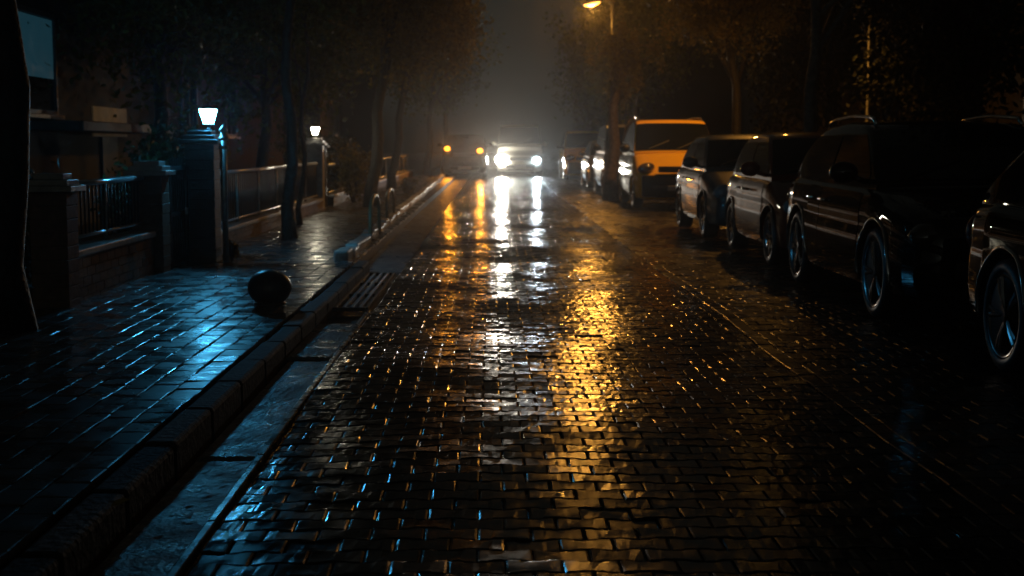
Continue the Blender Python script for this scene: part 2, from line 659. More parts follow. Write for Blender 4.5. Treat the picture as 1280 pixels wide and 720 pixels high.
def pier(name, lab, x, y, w, h, m, cap='step'):
    t = thing(name, lab, 'pier', (x, y, .06))
    bm = bmesh.new()
    zc, k = 0, 0
    while zc < h - .01:
        z1 = min(zc + .1, h)
        s = w / 2 - random.uniform(0, .004)
        box(bm, -s, s, -s, s, zc, z1 - .006, .004)
        zc = z1; k += 1
    box(bm, -w / 2 + .012, w / 2 - .012, -w / 2 + .012, w / 2 - .012, 0, h - .01)
    from_bm('shaft', bm, m, t)
    bm = bmesh.new()
    for q in range(3):
        e = w / 2 + .05 - q * .04
        box(bm, -e, e, -e, e, h + q * .045, h + q * .045 + .044, .006)
    from_bm('cap', bm, M['coping'] if cap == 'step' else m, t)
    return t
pier('gate_pier', 'brick gate pier with a pale stepped cap beside the dark gate', -3.25, 13.0, .30, .96, M['brick'])
pier('gate_pier', 'short brick end pier at the near end of the brown garden wall', -3.27, 10.2, .28, .9, M['brick'])
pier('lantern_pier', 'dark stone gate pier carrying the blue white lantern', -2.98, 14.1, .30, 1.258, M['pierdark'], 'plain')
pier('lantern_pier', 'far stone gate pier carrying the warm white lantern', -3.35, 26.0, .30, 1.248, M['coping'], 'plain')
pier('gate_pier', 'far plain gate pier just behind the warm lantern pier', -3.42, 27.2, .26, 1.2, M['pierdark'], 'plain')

# pale post in front of lantern pier
t = thing('gate_post', 'pale metal post with collar rings against the blue lantern pier', 'post', (-2.74, 14.0, .08))
bm = bmesh.new()
tube(bm, [(0, 0, 0), (0, 0, 1.36)], .032, 12)
from_bm('shaft', bm, M['post'], t, True)
bm = bmesh.new()
for zz in (1.20, 1.29):
    lathe(bm, [(.034, zz - .02), (.052, zz - .012), (.052, zz + .012), (.034, zz + .02)], 16)
lathe(bm, [(.04, 1.36), (.045, 1.38), (.0, 1.43)], 16)
from_bm('collar', bm, M['post'], t, True)

# dark iron gate between pier and lantern pier
t = thing('garden_gate', 'dark iron gate closed between the stepped pier and lantern pier', 'gate', (-3.12, 13.18, .06), 0)
bm = bmesh.new()
for zz in (.08, .55, 1.0):
    box(bm, -.015, .015, 0, .76, zz, zz + .04)
for yy in (0, .73):
    box(bm, -.018, .018, yy, yy + .035, .04, 1.04)
from_bm('gate_frame', bm, M['iron'], t)
bm = bmesh.new()
for k in range(7):
    tube(bm, [(0, .1 + k * .09, .1), (0, .1 + k * .09, 1.12)], .009, 6)
tag(from_bm('bars', bm, M['iron'], t), kind='stuff')
bm = bmesh.new()
box(bm, .018, .05, .6, .64, .55, .62, .005)
from_bm('latch', bm, M['post'], t)

def lantern(loc, s, glow, lab):
    t = thing('lantern', lab, 'lantern', loc)
    bm = bmesh.new()
    lathe(bm, [(.05 * s, 0), (.055 * s, .02 * s), (.025 * s, .03 * s), (.02 * s, .07 * s), (.05 * s, .085 * s), (.055 * s, .10 * s)], 16)
    from_bm('base', bm, M['iron'], t, True)
    bm = bmesh.new()
    g4 = [(-1, -1), (1, -1), (1, 1), (-1, 1)]
    lo = [bm.verts.new((a * .058 * s, b * .058 * s, .102 * s)) for a, b in g4]
    hi = [bm.verts.new((a * .105 * s, b * .105 * s, .30 * s)) for a, b in g4]
    for k in range(4):
        bm.faces.new((lo[k], lo[(k + 1) % 4], hi[(k + 1) % 4], hi[k]))
    bm.faces.new(lo[::-1]); bm.faces.new(hi)
    from_bm('glass', bm, glow, t)
    for a, b in g4:
        bm = bmesh.new()
        tube(bm, [(a * .06 * s, b * .06 * s, .10 * s), (a * .109 * s, b * .109 * s, .302 * s)], .004 * s, 6)
        from_bm('corner_bar', bm, M['iron'], t)
    bm = bmesh.new()
    lo = [bm.verts.new((a * .115 * s, b * .115 * s, .304 * s)) for a, b in g4]
    mi = [bm.verts.new((a * .118 * s, b * .118 * s, .312 * s)) for a, b in g4]
    hi = [bm.verts.new((a * .03 * s, b * .03 * s, .36 * s)) for a, b in g4]
    for q, r_ in ((lo, mi), (mi, hi)):
        for k in range(4):
            bm.faces.new((q[k], q[(k + 1) % 4], r_[(k + 1) % 4], r_[k]))
    bm.faces.new(lo[::-1]); bm.faces.new(hi)
    ell(bm, (0, 0, .38 * s), (.018 * s, .018 * s, .025 * s), 10, 8)
    from_bm('cap', bm, M['iron'], t)
    return t
lantern((-2.98 + .07, 14.1, 1.452), .72, M['lantern_glow'], 'glowing blue white lantern on the nearer dark gate pier')
lantern((-3.35, 26.0, 1.442), .66, M['lantern_warm'], 'glowing warm white lantern on the far gate pier')


# ------------------------------------------------------------------ foliage and trees
def leaves(n, centers, spread, size, flat=.6):
    """n quads (bent into two triangles) around clump centres"""
    c = centers[rng.integers(0, len(centers), n)]
    p = c + rng.normal(0, 1, (n, 3)) * np.array(spread)
    a = rng.normal(0, 1, (n, 3)); a /= np.linalg.norm(a, axis=1)[:, None]
    b = np.cross(a, rng.normal(0, 1, (n, 3))); b /= np.linalg.norm(b, axis=1)[:, None]
    s = size * rng.uniform(.6, 1.4, n)[:, None]
    nrm = np.cross(a, b)
    q0 = p - a * s
    q1 = p + b * s * .5 + nrm * s * .15
    q2 = p + a * s
    q3 = p - b * s * .5 + nrm * s * .15
    V = np.stack([q0, q1, q2, q3], 1).reshape(-1, 3)
    F = np.arange(n * 4).reshape(-1, 4)
    return V, F


def tree(name, lab, x, y, h, r, top, crown_c, crown_r, nleaf, lsize=.06, leafm='leaf', bark='bark', nlimb=7, group=None, nclump=40):
    """top: (dx, dy) lean of the trunk top; crown_c relative centre; crown_r radii"""
    t = thing(name, lab, 'tree', (x, y, .05), 0, group)
    bm = bmesh.new()
    pts, rad = [], []
    n = 9
    for k in range(n):
        f_ = k / (n - 1)
        wob = .05 * math.sin(k * 1.7 + x) * (1 if 0 < k else 0)
        pts.append((top[0] * f_ ** 1.3 + wob, top[1] * f_, h * f_ - .1))
        rad.append(r * (1.35 if k == 0 else 1 - .5 * f_))
    tube(bm, pts, rad, 12)
    tip = Vector(pts[-1])
    cc = Vector(crown_c)
    ends = []
    for k in range(nlimb):
        a = 2 * math.pi * (k + random.random() * .6) / nlimb
        st = Vector(pts[random.choice([n - 4, n - 3, n - 2, n - 1])])
        en = cc + Vector((crown_r[0] * .8 * math.cos(a), crown_r[1] * .8 * math.sin(a), random.uniform(-.5, .8) * crown_r[2]))
        mid = (st + en) / 2 + Vector((random.uniform(-.2, .2), random.uniform(-.2, .2), .25))
        tube(bm, [st, (st * .6 + mid * .4), mid, (mid + en) / 2 + Vector((0, 0, .08)), en], [r * .42, r * .34, r * .25, r * .15, r * .05], 7)
        ends += [en, (mid + en) / 2, mid]
        for q in range(2):
            e2 = en + Vector((random.gauss(0, .5), random.gauss(0, .5), random.gauss(0, .4)))
            tube(bm, [(mid + en) / 2, ((mid + en) / 2 + e2) / 2 + Vector((0, 0, .1)), e2], [r * .13, r * .08, r * .03], 5)
            ends.append(e2)
    from_bm('trunk', bm, M[bark], t, True)
    if nleaf:
        cl = [np.array(e) for e in ends]
        for k in range(nclump):
            d = rng.normal(0, 1, 3); d /= np.linalg.norm(d)
            cl.append(np.array(cc) + d * np.array(crown_r) * rng.uniform(.35, 1.0))
        V, F = leaves(nleaf, np.array(cl), (crown_r[0] * .14, crown_r[1] * .14, crown_r[2] * .12), lsize)
        cr = mesh_np('crown', [(V, F)], M[leafm], t)
    return t


def shrub(lab, x, y, z, r, n, lsize=.04, leafm='hedge', name='shrub'):
    t = thing(name, lab, 'shrub', (x, y, z))
    bm = bmesh.new()
    cl = []
    for k in range(7):
        a = 2 * math.pi * k / 7
        e = Vector((r[0] * .6 * math.cos(a), r[1] * .6 * math.sin(a), r[2] * random.uniform(1.0, 1.7)))
        tube(bm, [(0, 0, -.02), e * .5 + Vector((0, 0, .04)), e], [.018, .012, .005], 6)
        cl.append(np.array(e))
    from_bm('stem', bm, M['bark'], t)
    for k in range(26):
        d = rng.normal(0, 1, 3); d /= np.linalg.norm(d)
        cl.append(np.array((0, 0, r[2])) + d * np.array(r) * rng.uniform(.3, .95))
    V, F = leaves(n, np.array(cl), (r[0] * .17, r[1] * .17, r[2] * .17), lsize)
    V[:, 2] = np.maximum(V[:, 2], .01)
    mesh_np('foliage', [(V, F)], M[leafm], t)
    return t

# left trees
tree('street_tree', 'dark tree trunk at the far left edge in front of the brick wall', mpx(8, 8.8), 8.8, 4.6, .16, (-.02, .2), (-.9, 1.5, 4.0), (1.6, 2.2, 1.5), 9000, .05, nclump=80)
tree('street_tree', 'slim dark straight tree between the two glowing lanterns', mpx(363, 17.5), 17.5, 4.4, .085, (.02, .1), (-1.3, .6, 4.3), (2.3, 2.2, 1.6), 22000, .05, nclump=130)
tree('young_tree', 'thin young tree just right of the slim dark straight tree', mpx(376, 20.5), 20.5, 3.2, .045, (.14, .1), (-.1, .3, 3.7), (1.1, 1.0, 1.0), 7000, .045, nlimb=5, nclump=60)
tree('street_tree', 'leaning dark tree on the footway left of the amber lights', mpx(464, 26.6), 26.6, 4.0, .135, (.42, .3), (.75, .8, 4.45), (1.45, 2.2, 2.0), 26000, .05, 'leafochre', nclump=130, nlimb=9)
tree('street_tree', 'second leaning tree behind the first by the raised kerb', mpx(490, 38), 38, 4.2, .13, (.6, .3), (.85, .8, 5.0), (1.5, 2.2, 2.4), 18000, .06, 'leaf', nclump=110)
tree('street_tree', 'third tree up the left footway behind the amber lit car', mpx(533, 55), 56, 4.6, .15, (.3, .3), (-.3, .8, 5.6), (1.8, 2.4, 2.9), 12000, .08, 'leaf', nclump=90)
tree('street_tree', 'farthest left tree fading into the haze', mpx(556, 72), 72, 5.0, .17, (.2, .3), (-.2, .8, 6.2), (1.9, 2.4, 3.6), 8000, .12, 'leaf', nclump=80)
# garden trees that close off the sky on the left
tree('garden_tree', 'broad dark garden tree behind the steel handrail', -5.4, 22, 3.6, .16, (.2, 0), (.2, 0, 4.6), (2.5, 3.0, 2.6), 24000, .07, 'leaf', nclump=150)
tree('garden_tree', 'broad dark garden tree behind the far gate piers', -5.2, 31, 3.6, .16, (.2, 0), (.3, 0, 4.6), (2.5, 3.2, 3.0), 22000, .08, 'leaf', nclump=150)

# right trees
tree('street_tree', 'tree between the yellow taxi van and glinting cars with a pale lower trunk', mpx(764, 33.3), 33.3, 3.6, .17, (.15, .2), (.3, .3, 3.1), (.42, .5, 1.0), 5000, .045, 'leafochre', 'barkpale', nlimb=6, nclump=36)
tree('street_tree', 'tall tree right of the taxi with orange lit leaves overhead', mpx(928, 32.5), 32.5, 4.4, .15, (-.4, .1), (-.2, .3, 5.0), (1.7, 1.5, 1.5), 20000, .05, 'leafochre', nclump=70, nlimb=10)
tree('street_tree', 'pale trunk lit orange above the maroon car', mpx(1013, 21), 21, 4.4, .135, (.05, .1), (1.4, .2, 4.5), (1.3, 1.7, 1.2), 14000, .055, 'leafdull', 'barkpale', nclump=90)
tree('street_tree', 'dark tree beyond the street lamp pole on the right', 4.9, 46, 4.2, .16, (-.1, .1), (-.2, 0, 4.8), (1.7, 2.2, 2.6), 18000, .07, 'leaf', nclump=110)
tree('street_tree', 'farthest right tree fading into the haze', 5.2, 64, 4.2, .17, (-.1, .1), (-.1, 0, 4.6), (2.0, 2.4, 3.0), 10000, .1, 'leaf', nclump=80)
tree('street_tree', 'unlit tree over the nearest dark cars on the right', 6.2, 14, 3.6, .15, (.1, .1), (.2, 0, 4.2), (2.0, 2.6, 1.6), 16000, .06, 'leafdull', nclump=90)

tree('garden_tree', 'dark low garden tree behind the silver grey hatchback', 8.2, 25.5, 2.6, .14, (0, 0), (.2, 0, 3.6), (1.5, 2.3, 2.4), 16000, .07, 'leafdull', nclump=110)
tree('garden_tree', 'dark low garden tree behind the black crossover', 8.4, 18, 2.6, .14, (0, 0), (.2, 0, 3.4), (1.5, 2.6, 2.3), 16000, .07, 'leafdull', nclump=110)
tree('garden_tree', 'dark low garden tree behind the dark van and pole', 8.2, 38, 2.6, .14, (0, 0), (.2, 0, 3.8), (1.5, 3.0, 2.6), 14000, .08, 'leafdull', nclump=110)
shrub('leafy shrub catching warm light right of the far gate piers', mpx(437, 27.8), 28.6, .06, (.45, .5, .62), 1800, .05, 'leafochre')
shrub('dark shrub with pale glints behind the iron gate', -3.75, 13.9, .06, (.32, .4, .5), 900, .035)
shrub('small ochre plant at the foot of the blue lantern pier', -2.72, 14.25, .11, (.10, .10, .10), 160, .03, 'leafochre', 'plant')
shrub('low amber lit plant against the pale kerb near the amber lights', mpx(512, 34), 34, .11, (.18, .3, .2), 360, .05, 'leafochre', 'plant')
shrub('dark rounded shrub behind the brown garden wall', -4.2, 11.6, .06, (.5, .8, .55), 1500, .045)
shrub('long dark hedge behind the steel handrail', -4.3, 18.5, .06, (.5, 2.6, .75), 4500, .05, 'hedge', 'hedge')
shrub('far dark hedge behind the far low wall', -4.4, 36, .06, (.6, 6.5, .8), 5000, .07, 'hedge', 'hedge')


# ------------------------------------------------------------------ houses
def window(parent, x, y0, y1, z0, z1, side, pane_m, cover=None):
    """window on a wall facing +x (side=1) or -x (side=-1); frame is the part, pane and sill its sub-parts"""
    d = side
    bm = bmesh.new()
    def bx(ya, yb, za, zb, pr):
        a, b = sorted((x, x + d * pr))
        box(bm, a, b, ya, yb, za, zb)
    bx(y0 - .07, y0, z0 - .06, z1 + .07, .06); bx(y1, y1 + .07, z0 - .06, z1 + .07, .06)
    bx(y0, y1, z1, z1 + .07, .06); bx(y0, y1, z0 - .06, z0, .06)
    ym = (y0 + y1) / 2
    if pane_m is not M['pane'] or y1 - y0 < 1.52:
        bx(ym - .02, ym + .02, z0, z1, .035)
    fr = from_bm('window', bm, M['frame'], parent)
    bm = bmesh.new()
    a, b = sorted((x - d * .02, x + d * .012))
    box(bm, a, b, y0, y1, z0, z1)
    from_bm('pane', bm, pane_m, fr)
    bm = bmesh.new()
    a, b = sorted((x, x + d * .13))
    box(bm, a, b, y0 - .12, y1 + .12, z0 - .12, z0 - .062, .008)
    from_bm('sill', bm, M['coping'], fr)
    return fr

def house(lab, xf, depth, y0, y1, h, side, wins, m='house', roof='flat', name='house'):
    t = thing(name, lab, 'house', (xf, y0, 0))
    x0, x1 = (-depth, 0) if side > 0 else (0, depth)
    bm = bmesh.new()
    box(bm, x0, x1, 0, y1 - y0, -.05, h)
    from_bm('wall', bm, M[m], t)
    bm = bmesh.new()
    if roof == 'hip':
        e = .5
        b = [bm.verts.new(p) for p in ((x0 - e, -e, h), (x1 + e, -e, h), (x1 + e, y1 - y0 + e, h), (x0 - e, y1 - y0 + e, h))]
        b2 = [bm.verts.new(v.co + Vector((0, 0, .14))) for v in b]
        xm = (x0 + x1) / 2
        r_ = [bm.verts.new((xm, 2.0, h + 1.9)), bm.verts.new((xm, y1 - y0 - 2.0, h + 1.9))]
        bm.faces.new(b[::-1])
        for k in range(4):
            bm.faces.new((b[k], b[(k + 1) % 4], b2[(k + 1) % 4], b2[k]))
        bm.faces.new((b2[0], b2[1], r_[0])); bm.faces.new((b2[1], b2[2], r_[1], r_[0]))
        bm.faces.new((b2[2], b2[3], r_[1])); bm.faces.new((b2[3], b2[0], r_[0], r_[1]))
    else:
        box(bm, x0 - .25, x1 + .25, -.25, y1 - y0 + .25, h + .002, h + .3, .02)
    from_bm('roof', bm, M['roof'], t)
    for w in wins:
        window(t, 0, w[0] - y0, w[1] - y0, w[2], w[3], side, M[w[4]])
    return t

# left house with the blue window; facade at x=-7
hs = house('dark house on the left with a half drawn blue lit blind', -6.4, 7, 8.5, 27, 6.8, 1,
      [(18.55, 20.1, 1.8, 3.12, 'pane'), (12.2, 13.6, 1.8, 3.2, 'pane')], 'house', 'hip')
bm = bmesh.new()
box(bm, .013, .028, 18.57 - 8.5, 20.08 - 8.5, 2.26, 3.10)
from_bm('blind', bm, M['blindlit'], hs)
# added glowing panel stands in for warm-lit wall; canopy slab hides its lower part
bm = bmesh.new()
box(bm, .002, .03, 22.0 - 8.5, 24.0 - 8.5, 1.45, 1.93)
from_bm('lit_wall_patch', bm, M['warmlit'], hs)
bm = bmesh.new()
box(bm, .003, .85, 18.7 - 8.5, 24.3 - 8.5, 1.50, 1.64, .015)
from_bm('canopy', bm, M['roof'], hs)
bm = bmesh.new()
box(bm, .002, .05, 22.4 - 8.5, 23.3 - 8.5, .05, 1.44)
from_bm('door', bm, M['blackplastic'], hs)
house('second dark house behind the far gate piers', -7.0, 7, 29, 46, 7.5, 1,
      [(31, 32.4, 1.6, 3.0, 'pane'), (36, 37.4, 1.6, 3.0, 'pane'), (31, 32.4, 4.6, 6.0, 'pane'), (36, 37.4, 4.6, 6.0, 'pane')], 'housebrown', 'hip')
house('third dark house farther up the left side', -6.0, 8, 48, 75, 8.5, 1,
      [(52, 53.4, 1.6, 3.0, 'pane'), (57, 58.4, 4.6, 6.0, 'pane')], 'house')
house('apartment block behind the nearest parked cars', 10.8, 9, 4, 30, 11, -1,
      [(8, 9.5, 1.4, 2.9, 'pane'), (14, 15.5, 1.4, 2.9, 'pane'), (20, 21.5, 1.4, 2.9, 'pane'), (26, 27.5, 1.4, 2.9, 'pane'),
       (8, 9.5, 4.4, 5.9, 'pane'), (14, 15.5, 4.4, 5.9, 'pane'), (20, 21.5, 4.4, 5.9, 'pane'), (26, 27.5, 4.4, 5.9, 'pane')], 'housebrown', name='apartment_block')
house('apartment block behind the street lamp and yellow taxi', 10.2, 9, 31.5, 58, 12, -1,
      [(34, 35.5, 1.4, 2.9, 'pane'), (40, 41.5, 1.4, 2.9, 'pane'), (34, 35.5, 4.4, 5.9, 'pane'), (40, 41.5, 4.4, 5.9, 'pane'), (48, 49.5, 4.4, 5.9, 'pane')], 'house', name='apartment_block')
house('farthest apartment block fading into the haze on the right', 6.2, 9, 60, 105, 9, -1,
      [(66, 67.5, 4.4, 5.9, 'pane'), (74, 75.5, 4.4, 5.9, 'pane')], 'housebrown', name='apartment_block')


# ------------------------------------------------------------------ street lamps
def street_lamp(lab, x, y, h, arm, power, base_z=.1, tilt=12, spot=0, aim=(0, 0)):
    t = thing('street_lamp', lab, 'street lamp', (x, y, base_z), 0, 'orange street lamps on the right')
    bm = bmesh.new()
    tube(bm, [(0, 0, 0), (0, 0, .9), (0, 0, .92), (0, 0, h + .15)], [.09, .085, .06, .045], 14)
    from_bm('pole', bm, M['iron'], t, True)
    bm = bmesh.new()
    tube(bm, [(0, 0, h + .02), (-arm * .3, 0, h + .16), (-arm * .7, 0, h + .22), (-arm, 0, h + .17)], .028, 10)
    from_bm('arm', bm, M['iron'], t, True)
    bm = bmesh.new()
    rot = Matrix.Rotation(R(-tilt), 3, 'Y')
    ell(bm, (-arm - .18, 0, h + .14), (.34, .14, .09), 20, 12, rot)
    hd = from_bm('lamp_head', bm, M['iron'], t, True)
    bm = bmesh.new()
    ell(bm, (-arm - .18, 0, h + .085), (.25, .115, .085), 20, 12, rot)
    from_bm('lens', bm, M['street_glow'], hd, True)
    ld = bpy.data.lights.new('street_light', 'SPOT' if spot else 'POINT')
    ld.energy = power
    ld.color = (1.0, .42, .06)
    if spot:
        ld.spot_size = R(spot)
        ld.spot_blend = 1.0
    ld.shadow_soft_size = .07
    lo = bpy.data.objects.new('street_light', ld)
    col.objects.link(lo)
    lo.parent = t
    lo.location = (-arm - .18, 0, h - .08)
    lo.rotation_euler = (R(aim[0]), R(aim[1]), 0)
    return t
street_lamp('glowing orange street lamp on a dark pole above the parked cars', mpx(764, 40), 40, 5.22, .42, STREET_W)
street_lamp('nearer street lamp on the right with its head above the photo', 7.6, 27.6, 6.0, 1.75, STREET_W * 2.9, spot=150, aim=(3, 18))


# ------------------------------------------------------------------ cars
SEC = np.array([(0, 0), (.85, 0), (.95, .05), (.99, .16), (1.0, .32), (.998, .48), (.985, .60), (.978, .66), (.985, .70),
                (.972, .84), (.945, .93), (.89, .98), (.74, 1.0), (.4, 1.012), (0, 1.02)])


class CarShape:
    def __init__(s, L, W, H, hood_f, cowl_z, cowl_y, wst_y, roof_e, rear_y, tail_z, belt_r=.72, cab=.90):
        s.L, s.W, s.H, s.cowl_y, s.cowl_z = L, W, H, cowl_y, cowl_z
        s.wst_y, s.roof_e, s.rear_y, s.tail_z = wst_y, roof_e, rear_y, tail_z
        s.belt_r, s.cab = belt_r, cab
        ys = [0, .04, .12, .26, .5, cowl_y * .8, cowl_y, cowl_y + .4, L * .6, L - .5, L - .2, L - .06, L]
        zt = [hood_f - .16, hood_f - .07, hood_f - .02, hood_f + .02, hood_f + (cowl_z - hood_f) * .45, hood_f + (cowl_z - hood_f) * .85,
              cowl_z, cowl_z + .01, (cowl_z + tail_z) / 2, tail_z, tail_z - .02, tail_z - .06, tail_z - .18]
        zb = [.34, .26, .22, .20, .19, .19, .19, .19, .19, .20, .24, .30, .38]
        wf = [.74, .84, .905, .955, .985, .995, 1, 1, 1, .99, .955, .90, .82]
        s.ys, s.zt, s.zb, s.wf = map(np.array, (ys, zt, zb, wf))

    def st(s, y):
        return (np.interp(y, s.ys, s.zb), np.interp(y, s.ys, s.zt), np.interp(y, s.ys, s.wf) * s.W / 2)

    def flank(s, y, fz):
        zb, zt, w = s.st(y)
        return np.interp(fz, SEC[:, 1], SEC[:, 0]) * w, zb + fz * (zt - zb)

    def roof(s, y):   # cabin top height at y
        yy = [s.cowl_y, s.cowl_y + (s.wst_y - s.cowl_y) * .5, s.wst_y - .05, s.wst_y + .15, (s.wst_y + s.roof_e) / 2, s.roof_e - .15, s.roof_e + .08, s.rear_y]
        zz = [s.cowl_z, s.cowl_z + (s.H - s.cowl_z) * .53, s.H - .07, s.H - .025, s.H, s.H - .025, s.H - .09, s.tail_z]
        return np.interp(y, yy, zz)

    def side(s, z, y):   # half width of the cabin at height z
        f = np.clip((z - s.cowl_z) / (s.H - s.cowl_z), -.2, 1)
        w = np.interp(y, s.ys, s.wf) * s.W / 2
        return w * (s.cab - (s.cab - s.belt_r) * f ** 1.3 if f > 0 else s.cab)


def grid_mesh(name, P, m, parent, smooth=True):
    nu, nv = len(P), len(P[0])
    V = [p for r in P for p in r]
    F = [(a * nv + b, (a + 1) * nv + b, (a + 1) * nv + b + 1, a * nv + b + 1) for a in range(nu - 1) for b in range(nv - 1)]
    return link_mesh(name, V, F, m, parent, smooth)


wheel_cache = {}
def wheel_meshes(r, w, rim_r, spokes):
    key = (r, w, rim_r, spokes)
    if key in wheel_cache:
        return wheel_cache[key]
    bm = bmesh.new()
    hw = w / 2
    lathe(bm, [(rim_r, -hw * .8), (rim_r + .02, -hw * .95), (r - .05, -hw), (r - .012, -hw * .85), (r, -hw * .5), (r, hw * .5),
               (r - .012, hw * .85), (r - .05, hw), (rim_r + .02, hw * .95), (rim_r, hw * .8), (rim_r, -hw * .8)], 40, 'X')
    bmesh.ops.remove_doubles(bm, verts=bm.verts, dist=1e-5)
    bmesh.ops.recalc_face_normals(bm, faces=bm.faces)
    tm = bpy.data.meshes.new('tyre'); bm.to_mesh(tm); bm.free()
    tm.polygons.foreach_set('use_smooth', [True] * len(tm.polygons))
    tm.materials.append(M['tyre'])
    bm = bmesh.new()
    # rim lip, barrel and spokes; outside face towards -x
    lathe(bm, [(rim_r - .03, -hw * .55), (rim_r - .012, -hw * .86), (rim_r + .006, -hw * .93), (rim_r + .012, -hw * .86), (rim_r + .004, -hw * .6)], 40, 'X')
    lathe(bm, [(rim_r - .004, -hw * .6), (rim_r - .03, -hw * .2), (rim_r - .03, hw * .6)], 40, 'X')
    lathe(bm, [(.0, -hw * .72), (.035, -hw * .74), (.06, -hw * .66), (.07, -hw * .4)], 20, 'X')
    for k in range(spokes):
        a = 2 * math.pi * k / spokes
        for da in (-.10, .10):
            d0 = Vector((0, math.cos(a + da * .4), math.sin(a + da * .4)))
            d1 = Vector((0, math.cos(a + da), math.sin(a + da)))
            p0 = d0 * .045 + Vector((-hw * .66, 0, 0))
            p1 = d1 * (rim_r - .012) + Vector((-hw * .80, 0, 0))
            tube(bm, [p0, (p0 + p1) / 2 + Vector((-.01, 0, 0)), p1], [.018, .014, .016], 6)
    bmesh.ops.recalc_face_normals(bm, faces=bm.faces)
    rm = bpy.data.meshes.new('rim'); bm.to_mesh(rm); bm.free()
    rm.polygons.foreach_set('use_smooth', [True] * len(rm.polygons))
    rm.set_sharp_from_angle(angle=R(40))
    rm.materials.append(M['rim'])
    bm = bmesh.new()
    lathe(bm, [(0, -.02), (rim_r - .05, -.02), (rim_r - .05, .0), (0, .0)], 30, 'X')
    bmesh.ops.recalc_face_normals(bm, faces=bm.faces)
    dm = bpy.data.meshes.new('brake_disc'); bm.to_mesh(dm); bm.free()
    dm.materials.append(M['iron'])
    wheel_cache[key] = (tm, rm, dm)
    return wheel_cache[key]


